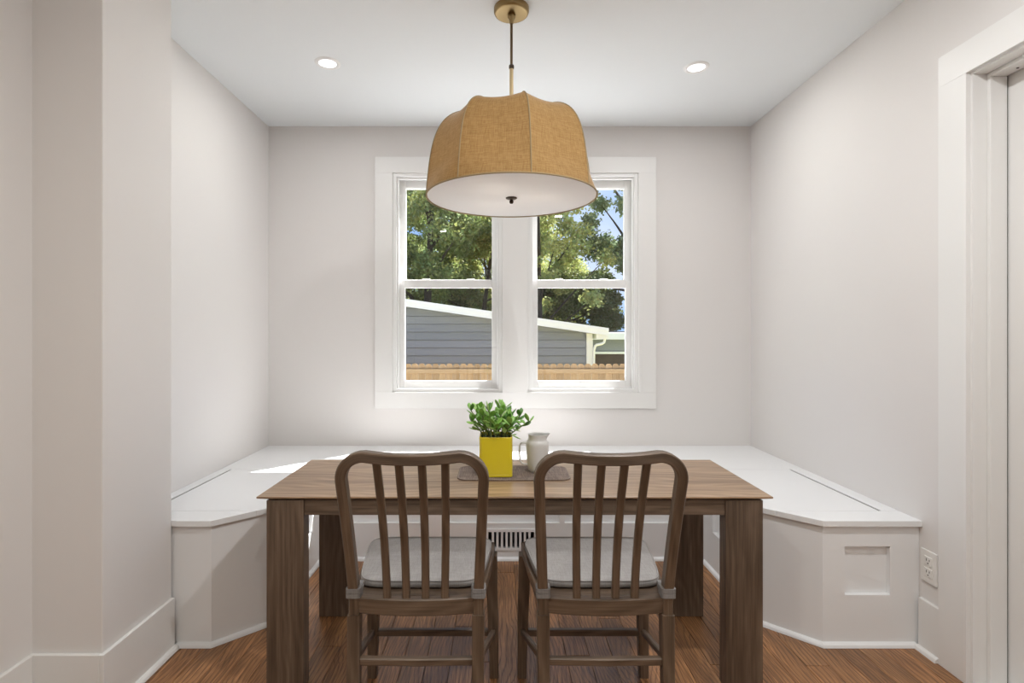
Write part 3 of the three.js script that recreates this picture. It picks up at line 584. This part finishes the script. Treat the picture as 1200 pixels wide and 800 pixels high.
{
  const MY = TH + 0.0052, Z = 1.985;
  const p = thing('potted_plant', 'leafy green succulent in a square mustard-yellow pot', 'potted plant', -0.006, MY, -Z);
  const yellow = new THREE.MeshPhysicalMaterial({ color: lin(0.66, 0.53, 0.015), roughness: 0.32, clearcoat: 0.5, clearcoatRoughness: 0.2 });
  const outline = (s, r, y0, y1, hole) => {
    const sh = new THREE.Shape(), path = (S, h, k) => { S.moveTo(-h + k, -h); S.lineTo(h - k, -h); S.absarc(h - k, -h + k, k, -Math.PI / 2, 0); S.lineTo(h, h - k); S.absarc(h - k, h - k, k, 0, Math.PI / 2); S.lineTo(-h + k, h); S.absarc(-h + k, h - k, k, Math.PI / 2, Math.PI); S.lineTo(-h, -h + k); S.absarc(-h + k, -h + k, k, Math.PI, Math.PI * 1.5); };
    path(sh, s, r); if (hole) { const H2 = new THREE.Path(); path(H2, s - hole, r - hole * 0.6); sh.holes.push(H2); }
    return new THREE.ExtrudeGeometry(sh, { depth: y1 - y0 - 0.004, bevelEnabled: true, bevelThickness: 0.002, bevelSize: 0.002, bevelOffset: -0.002, bevelSegments: 2, curveSegments: 8 }).rotateX(-Math.PI / 2).translate(0, y0 + 0.002, 0);
  };
  const pot = part('pot', [outline(0.061, 0.014, 0.01, 0.146, 0.006), outline(0.061, 0.014, 0.001, 0.011, 0)], yellow, p);
  part('soil', outline(0.0553, 0.01, 0.118, 0.134, 0), std(lin(0.03, 0.02, 0.012), 1), p);
  const greens = [[0.17, 0.38, 0.05], [0.28, 0.52, 0.11], [0.09, 0.24, 0.035], [0.4, 0.62, 0.18], [0.22, 0.46, 0.07]].map((c) => new THREE.MeshPhysicalMaterial({ color: lin(...c), roughness: 0.35, clearcoat: 0.25, clearcoatRoughness: 0.35 }));
  const stemMat = std(lin(0.16, 0.22, 0.07), 0.7);
  // a thick spoon-shaped leaf along +x
  const leafGeo = (() => {
    const pos = [], idx = [], n = 9, m = 8;
    for (let i = 0; i <= n; i++) { const t = i / n, w = 0.32 * Math.pow(Math.sin(Math.PI * Math.min(1, 0.04 + t * 0.96)), 0.8) * (0.45 + 0.75 * t), th = 0.07 * Math.sin(Math.PI * (0.08 + 0.9 * t)); for (let j = 0; j < m; j++) { const a = j / m * Math.PI * 2; pos.push(t, Math.sin(a) * th + 0.1 * t * t, Math.cos(a) * w); } }
    for (let i = 0; i < n; i++) for (let j = 0; j < m; j++) { const k = (j + 1) % m, a = i * m + j, b = i * m + k, c = a + m, d = b + m; idx.push(a, b, c, b, d, c); }
    const g = new THREE.BufferGeometry(); g.setAttribute('position', new THREE.Float32BufferAttribute(pos, 3)); g.setAttribute('uv', new THREE.Float32BufferAttribute(new Float32Array(pos.length / 3 * 2), 2)); g.setIndex(idx); g.computeVertexNormals(); return g;
  })();
  const R = rng(41);
  const addLeaf = (pt, yaw, pitch, len) => { const l = part('leaf', leafGeo, greens[Math.floor(R() * greens.length)], p); l.position.copy(pt); l.rotation.set((R() - 0.5) * 0.9, yaw, pitch, 'YXZ'); l.rotation.order = 'YZX'; l.scale.setScalar(len); };
  for (let s = 0; s < 20; s++) {
    const a = s * 2.399 + 0.3, rad = 0.008 + 0.04 * Math.sqrt((s + 0.5) / 20), spread = 0.015 + R() * 0.06 * (s / 20 + 0.3), h = 0.065 + R() * 0.05 - spread * 0.3;
    const b = new THREE.Vector3(Math.cos(a) * rad, 0.134, Math.sin(a) * rad), e = new THREE.Vector3(Math.cos(a) * (rad + spread * 1.25), 0.134 + h, Math.sin(a) * (rad + spread * 0.9));
    const mid = b.clone().lerp(e, 0.5).add(new THREE.Vector3(0, 0.012, 0));
    const curve = new THREE.QuadraticBezierCurve3(b, mid, e);
    part('stem', new THREE.TubeGeometry(curve, 8, 0.0024, 6), stemMat, p);
    const nodes = 4 + Math.floor(R() * 2);
    for (let k = 0; k < nodes; k++) { const t = 0.3 + 0.7 * k / (nodes - 1), pt = curve.getPoint(Math.min(1, t)), y = a + k * 1.57 + R() * 0.6; for (const o of [0, Math.PI]) addLeaf(pt, y + o, 0.25 + R() * 0.65 + (k === nodes - 1 ? 0.3 : 0), 0.03 + R() * 0.014); }
  }
  for (const [x, y, z, yaw, pit] of [[-0.075, 0.19, 0.02, Math.PI, 0.1], [-0.07, 0.168, 0.03, Math.PI - 0.4, 0.1], [0.062, 0.2, 0.01, 0, -0.3], [0.058, 0.175, 0.03, -0.3, -0.4], [0.06, 0.152, 0.045, -0.2, -0.5]]) {
    part('stem', tube([[x * 0.3, 0.15, z * 0.6], [x * 0.7, (0.15 + y) / 2 + 0.012, z * 0.8], [x, y, z]], 0.002, 10, 6), stemMat, p);
    addLeaf(new THREE.Vector3(x, y, z), yaw, pit, 0.036); addLeaf(new THREE.Vector3(x, y, z), yaw + 1.2, pit + 0.4, 0.028);
  }
}
{
  const j = thing('jug', 'pale grey ceramic milk jug with a slim handle', 'jug', 0.152, TH + 0.0052, -2.02);
  const glaze = new THREE.MeshPhysicalMaterial({ color: lin(0.6, 0.59, 0.57), roughness: 0.4, clearcoat: 0.3, clearcoatRoughness: 0.3 });
  const prof = [[0, 0.001], [0.03, 0.001], [0.033, 0.004], [0.036, 0.014], [0.04, 0.035], [0.0425, 0.07], [0.0435, 0.1], [0.0425, 0.11], [0.038, 0.1165], [0.0345, 0.121], [0.0345, 0.134], [0.0362, 0.14], [0.035, 0.1412], [0.032, 0.137], [0.0315, 0.121], [0.037, 0.112], [0.038, 0.1], [0.035, 0.04], [0.03, 0.01], [0, 0.008]].map(([a, b]) => new THREE.Vector2(a, b));
  const g = new THREE.LatheGeometry(prof, 56), p = g.attributes.position;
  for (let i = 0; i < p.count; i++) { const x = p.getX(i), y = p.getY(i), z = p.getZ(i), a = Math.atan2(z, x), k = Math.max(0, Math.cos(a)) ** 8 * Math.max(0, (y - 0.121) / 0.02); p.setXYZ(i, x + 0.013 * k, y + 0.003 * k, z * (1 - 0.1 * k)); }
  g.computeVertexNormals();
  part('body', g, glaze, j);
  part('handle', sweepBar([[-0.038, 0.106, 0], [-0.052, 0.108, 0], [-0.062, 0.105, 0], [-0.067, 0.096, 0], [-0.068, 0.07, 0], [-0.066, 0.04, 0], [-0.06, 0.03, 0], [-0.048, 0.026, 0], [-0.036, 0.025, 0]], 0.0065, 0.011, [0, 0, 1], 0.002), glaze, j);
}

// ---------------------------------------------------------------- outdoors
const GY = -1.25;
const grassTex = texture(512, 512, (u, v) => { const n = fbm(u, v, 32, 32, 61, 4), m = fbm(u, v, 5, 5, 66, 3); return [84 + 60 * n + 30 * m, 96 + 66 * n + 10 * m, 50 + 40 * n]; }); grassTex.repeat.set(30, 30);
structureMesh('patio', box(-7, 8, GY, GY + 0.06, 3.45, 9.5), std(lin(0.48, 0.48, 0.47), 0.95), 'pale concrete patio below the windows', 'patio');
structureMesh('ground', new THREE.PlaneGeometry(120, 100).rotateX(-Math.PI / 2).translate(0, GY, -48), std(0xffffff, 1, { map: grassTex }), 'dry lawn outside the window', 'lawn');
// board fence
{
  const f = thing('board_fence', 'new cedar board fence with dog-eared pickets in front of the grey house', 'fence', 0, GY, -10.8);
  const tex = woodTexture([196, 148, 96], [244, 208, 160], 1200, 512, 256, 0.8); tex.repeat.set(0.6, 2);
  const mats = [[0.56, 0.58, 0.62], [0.49, 0.5, 0.52], [0.54, 0.55, 0.57], [0.44, 0.45, 0.47]].map((c) => std(lin(...c), 0.9, { map: tex }));
  const w = 0.136, hgt = 1.81, s = new THREE.Shape();
  s.moveTo(-w / 2, 0); s.lineTo(w / 2, 0); s.lineTo(w / 2, hgt - 0.05); s.quadraticCurveTo(w / 2 - 0.01, hgt - 0.015, w / 2 - 0.045, hgt); s.lineTo(-w / 2 + 0.045, hgt); s.quadraticCurveTo(-w / 2 + 0.01, hgt - 0.015, -w / 2, hgt - 0.05);
  const variants = [0, 1, 2, 3].map((k) => uvMetres(new THREE.ExtrudeGeometry(s, { depth: 0.018, bevelEnabled: false, curveSegments: 3 }), 'y', [k * 0.7, k * 0.23]));
  const R = rng(3);
  for (let x = -6.5; x < 8; x += 0.1415) { const p = part('picket', variants[Math.floor(R() * 4)], mats[Math.floor(R() * 4)], f); p.position.set(x, (R() - 0.5) * 0.012, -0.02); }
  for (const y of [0.3, 1.0, 1.66]) part('rail', uvMetres(localBox(0.75, y, 0.018, 14.6, 0.09, 0.04, 0.004), 'x'), mats[0], f);
  for (let x = -6; x < 8; x += 2.4) part('post', uvMetres(localBox(x, 0.86, -0.068, 0.09, 1.72, 0.09, 0.004), 'y'), mats[3], f);
}
// neighbouring house: gable end in grey lap siding
const paintGrey = [[0.25, 0.268, 0.31], [0.262, 0.281, 0.324], [0.241, 0.26, 0.3]].map((c) => std(lin(...c), 0.8));
const fascia = std(lin(0.84, 0.85, 0.87), 0.5), shingle = std(lin(0.16, 0.155, 0.15), 1);
{
  const h = thing('grey_house', 'grey lap-sided house with a white sloping rake board behind the fence', 'house');
  const WZ = 13.3, rake = (x) => 1.697 - 0.144 * x, th = 0.175, xc = 2.37, xl = -9, ridge = -6.5;
  const under = (x) => (x > ridge ? rake(x) : rake(ridge) + 0.144 * (x - ridge)) - th;
  part('wall_core', upright([[xl, GY], [xc - 0.02, GY], [xc - 0.02, under(xc)], [ridge, under(ridge)], [xl, under(xl)]], [], WZ + 0.062, 19.5), paintGrey[0], h);
  const e = 0.198;
  for (let k = 0, y = GY + 0.1; y < 2.5; y += e, k++) {
    const yt = y + e - 0.009, xr = (yy) => Math.min(2.25, (1.697 - th - yy) / 0.144), xlft = (yy) => Math.max(xl, yy > under(xl) ? ridge - (under(ridge) - yy) / 0.144 : xl);
    const a = Math.max(-9, xlft(yt)), b = xr(yt), c = xr(y), d = xlft(y);
    if (b - a < 0.3) continue;
    const g = upright([[d, y], [c, y], [b, yt], [a, yt]], [], WZ, WZ + 0.03);
    const p = g.attributes.position; for (let i = 0; i < p.count; i++) { const t = (p.getY(i) - y) / (yt - y); p.setZ(i, p.getZ(i) - 0.026 * t); } g.computeVertexNormals();
    part('siding_board', g, paintGrey[k % 3], h);
  }
  part('corner_board', box(2.235, 2.39, GY, rake(2.3) - th, WZ - 0.03, WZ + 0.1, 0.004), fascia, h);
  const band = (t0, t1, Z0, Z1) => upright([[xl - 0.3, rake(ridge) + 0.144 * (xl - 0.3 - ridge) - t1], [ridge, rake(ridge) - t1], [2.73, rake(2.73) - t1], [2.73, rake(2.73) - t0], [ridge, rake(ridge) - t0], [xl - 0.3, rake(ridge) + 0.144 * (xl - 0.3 - ridge) - t0]], [], Z0, Z1);
  part('rake_board', band(0.0, th, 13.0, 13.04), fascia, h);
  part('rake_trim', band(-0.012, 0.06, 12.975, 12.999), fascia, h);
  part('roof', band(0.012, 0.1, 13.041, 19.8), shingle, h);
  part('soffit', band(0.1, 0.13, 13.041, 13.4), fascia, h);
  const g = part('gutter', box(2.44, 2.745, 1.05, 1.262, 13.05, 19.5, 0.01), fascia, h);
  part('downspout', tube([[2.66, 1.06, -13.12], [2.64, 0.96, -13.12], [2.55, 0.92, -13.12], [2.44, 0.89, -13.14], [2.405, 0.8, -13.16], [2.4, 0.6, -13.18], [2.4, GY + 0.1, -13.2]], 0.032, 48, 8), fascia, g);
}
{
  const h = thing('rear_wing', 'low grey wing with white eave and dark window beyond the gable', 'house');
  const WZ = 17.4, x0 = 2.755, x1 = 12;
  part('wall_core', box(x0, x1, GY, 1.02, WZ + 0.03, 22), paintGrey[0], h);
  for (let k = 0, y = GY + 0.1; y < 0.95; y += 0.198, k++) {
    for (const [a, b] of (y + 0.2 > -0.6 && y < 0.5) ? [[x0, 2.9], [5.8, x1]] : [[x0, x1]]) { const g = box(a, b, y, y + 0.21, WZ, WZ + 0.022), p = g.attributes.position; for (let i = 0; i < p.count; i++) if (p.getY(i) > y + 0.1) p.setZ(i, p.getZ(i) - 0.016); g.computeVertexNormals(); part('siding_board', g, paintGrey[(k + 1) % 3], h); }
  }
  part('eave_board', box(x0 + 0.01, x1, 1.0, 1.215, 17.0, 17.04, 0.004), fascia, h);
  part('soffit', box(x0 + 0.01, x1, 1.0, 1.02, 17.04, 17.5), fascia, h);
  const roof = plan([[x0 + 0.01, 17.04], [x1, 17.04], [x1, 22], [x0 + 0.01, 22]], 1.1, 1.2); const p = roof.attributes.position; for (let i = 0; i < p.count; i++) p.setY(i, p.getY(i) + (-p.getZ(i) - 17.04) * 0.02); roof.computeVertexNormals();
  part('roof', roof, shingle, h);
  const w = part('window', upright(rect(2.9, 5.8, -0.65, 0.6), [rect(2.98, 5.72, -0.57, 0.52).reverse()], WZ - 0.04, WZ + 0.02), fascia, h);
  part('pane', box(2.97, 5.73, -0.58, 0.53, WZ + 0.002, WZ + 0.008), new THREE.MeshPhysicalMaterial({ color: lin(0.03, 0.033, 0.036), roughness: 0.08 }), w);
}
// trees behind the houses
const bark = std(lin(0.055, 0.045, 0.036), 1);
const clusterGeo = (() => {
  const R = rng(77), list = [];
  for (let k = 0; k < 7; k++) {
    const g = new THREE.BufferGeometry(), l = 0.1 + R() * 0.05, w = l * 0.36;
    g.setAttribute('position', new THREE.Float32BufferAttribute([0, 0, 0, l * 0.5, 0.012, w, l, -0.01, 0, 0, 0, 0, l, -0.01, 0, l * 0.5, 0.012, -w], 3)); g.setAttribute('uv', new THREE.Float32BufferAttribute(new Float32Array(12), 2)); g.computeVertexNormals();
    list.push(g.rotateZ((R() - 0.5) * 1.6).rotateY(R() * 6.28).rotateX((R() - 0.5) * 1.2).translate((R() - 0.5) * 0.26, (R() - 0.5) * 0.26, (R() - 0.5) * 0.26));
  }
  return mergeGeometries(list);
})();
const leafMat = new THREE.MeshPhysicalMaterial({ color: 0xffffff, roughness: 0.85, transmission: 0.35, thickness: 0, ior: 1.3, side: THREE.DoubleSide });
function tree(label, x, Z, height, base, radius, count, tint, seed, lean = 0, trunkR = 0.16, forks = null) {
  const t = thing('tree', label, 'tree', x, GY, -Z), R = rng(seed);
  const trunk = [[0, 0, 0], [lean * 0.25, height * 0.3, 0.1], [lean * 0.6, height * 0.6, -0.1], [lean, height * 0.92, 0]];
  const tr = part('trunk', tube(trunk, trunkR, 20, 8, 0.3), bark, t);
  const tips = [];
  const arms = forks ?? Array.from({ length: 9 }, (_, k) => [0.32 + 0.6 * k / 9, k * 2.4 + seed, radius * (0.55 + R() * 0.45), 0.3 + R() * 0.9]);
  const tc = new THREE.CatmullRomCurve3(trunk.map((p) => new THREE.Vector3(...p)));
  for (const [s, a, len, up] of arms) {
    const b = tc.getPoint(s), e = [b.x + Math.cos(a) * len, b.y + len * up, b.z + Math.sin(a) * len * 0.8];
    part('branch', tube([[b.x, b.y, b.z], [(b.x * 1.2 + e[0] * 0.8) / 2, (b.y + e[1]) / 2 - 0.08 * len, (b.z * 1.2 + e[2] * 0.8) / 2], e], trunkR * 0.4, 10, 6, 0.25), bark, tr);
    tips.push(e);
  }
  // foliage in clumps round the branch tips and through the crown
  const clumps = []; const nc = 34;
  for (let k = 0; k < nc; k++) {
    const u = R() * 2 - 1, a = R() * 6.283, rr = Math.cbrt(0.15 + 0.85 * R()), q = Math.sqrt(1 - u * u);
    const cy = base + (height * 1.06 - base) * (0.5 + 0.5 * u * rr);
    clumps.push([lean * cy / height + Math.cos(a) * q * rr * radius, cy, Math.sin(a) * q * rr * radius * 0.8, radius * (0.13 + R() * 0.17)]);
  }
  for (const e of tips) clumps.push([e[0], e[1], e[2], radius * 0.22]);
  const fol = new THREE.InstancedMesh(clusterGeo, leafMat, count), m = new THREE.Matrix4(), quat = new THREE.Quaternion(), col = new THREE.Color();
  for (let i = 0; i < count; i++) {
    const c = clumps[Math.floor(R() * clumps.length)], u = R() * 2 - 1, a = R() * 6.283, rr = Math.cbrt(R()) * c[3], q = Math.sqrt(1 - u * u), sc = 0.8 + R() * 0.8;
    quat.setFromEuler(new THREE.Euler(R() * 6.28, R() * 6.28, R() * 6.28));
    m.compose(new THREE.Vector3(c[0] + Math.cos(a) * q * rr, c[1] + u * rr * 0.75, c[2] + Math.sin(a) * q * rr), quat, new THREE.Vector3(sc, sc, sc)); fol.setMatrixAt(i, m);
    const k = 0.7 + R() * 0.6, y = R() * 0.35; col.setRGB(tint[0] * k * (1 + y), tint[1] * k, tint[2] * k * (1 - y * 0.5)); fol.setColorAt(i, col);
  }
  fol.name = 'foliage'; fol.userData.kind = 'stuff'; lit(fol); t.add(fol);
  return t;
}
const MID = [0.23, 0.32, 0.12], DARK = [0.12, 0.17, 0.06], LIME = [0.35, 0.44, 0.18], BLUE = [0.2, 0.29, 0.16];
tree('tall oak with a thick dark trunk rising over the grey gable', -2.85, 21, 11, 3.2, 2.6, 3600, MID, 21, 0.3, 0.2);
tree('slim mid-green tree leaning beside the thick-trunked oak', -0.9, 23, 11, 2.5, 2.4, 2600, MID, 22, 1.2, 0.12);
tree('lime-green tree whose crown fills the gap between the two windows', 0.6, 26, 10, 2, 2.8, 2600, LIME, 23, -0.5, 0.13);
tree('tree with a forked curving trunk and slanting branches above the rake end', 1.75, 21.5, 9.5, 3.0, 1.9, 1500, LIME, 24, -0.1, 0.13, [[0.3, 0.15, 2.6, 1.1], [0.36, 2.7, 1.5, 1.2], [0.5, 0.4, 1.7, 1.3], [0.42, 1.2, 1.4, 1.6], [0.6, 3.3, 1.2, 1.2], [0.25, 0.5, 2.2, 0.75]]);
tree('low dark bushy tree just over the roof of the rear wing', 3.4, 25, 5.2, 1.2, 2.3, 5200, DARK, 25);
tree('dark tree with a straight trunk standing above the rear wing', 5.85, 23.5, 12.5, 3.0, 2.0, 2600, BLUE, 26, -0.2, 0.17);
tree('dark understorey tree low behind the gable roof', -3.2, 25, 5.6, 1.2, 2.4, 5000, DARK, 27);
tree('dark understorey tree low behind the rake board', 0.2, 31, 6.2, 1.4, 2.5, 5000, DARK, 28);
tree('broad mid-green tree behind the far half of the grey gable roof', -6.4, 24, 11, 1.6, 3.2, 4200, MID, 31);
tree('tall mid-green tree past the far corner of the grey house', -10.5, 26, 12, 1.6, 3.2, 4200, MID, 32);
tree('mid-green tree over the middle of the rear wing roof', 9.6, 25, 11, 1.6, 3.2, 4200, MID, 33);
tree('tall mid-green tree past the far end of the rear wing', 13.5, 28, 12, 1.6, 3.2, 4200, MID, 34);
tree('distant mid-green tree behind the thick-trunked oak', -6, 33, 12, 1.5, 3.6, 4800, MID, 41);
tree('distant mid-green tree behind the slim leaning tree', -1.2, 37, 9.5, 1.5, 3.6, 4800, MID, 42);
tree('distant low lime-green tree behind the forked trunk', 2.8, 36, 7.4, 1.5, 3.6, 4800, LIME, 43);

renderer.render(scene, camera);
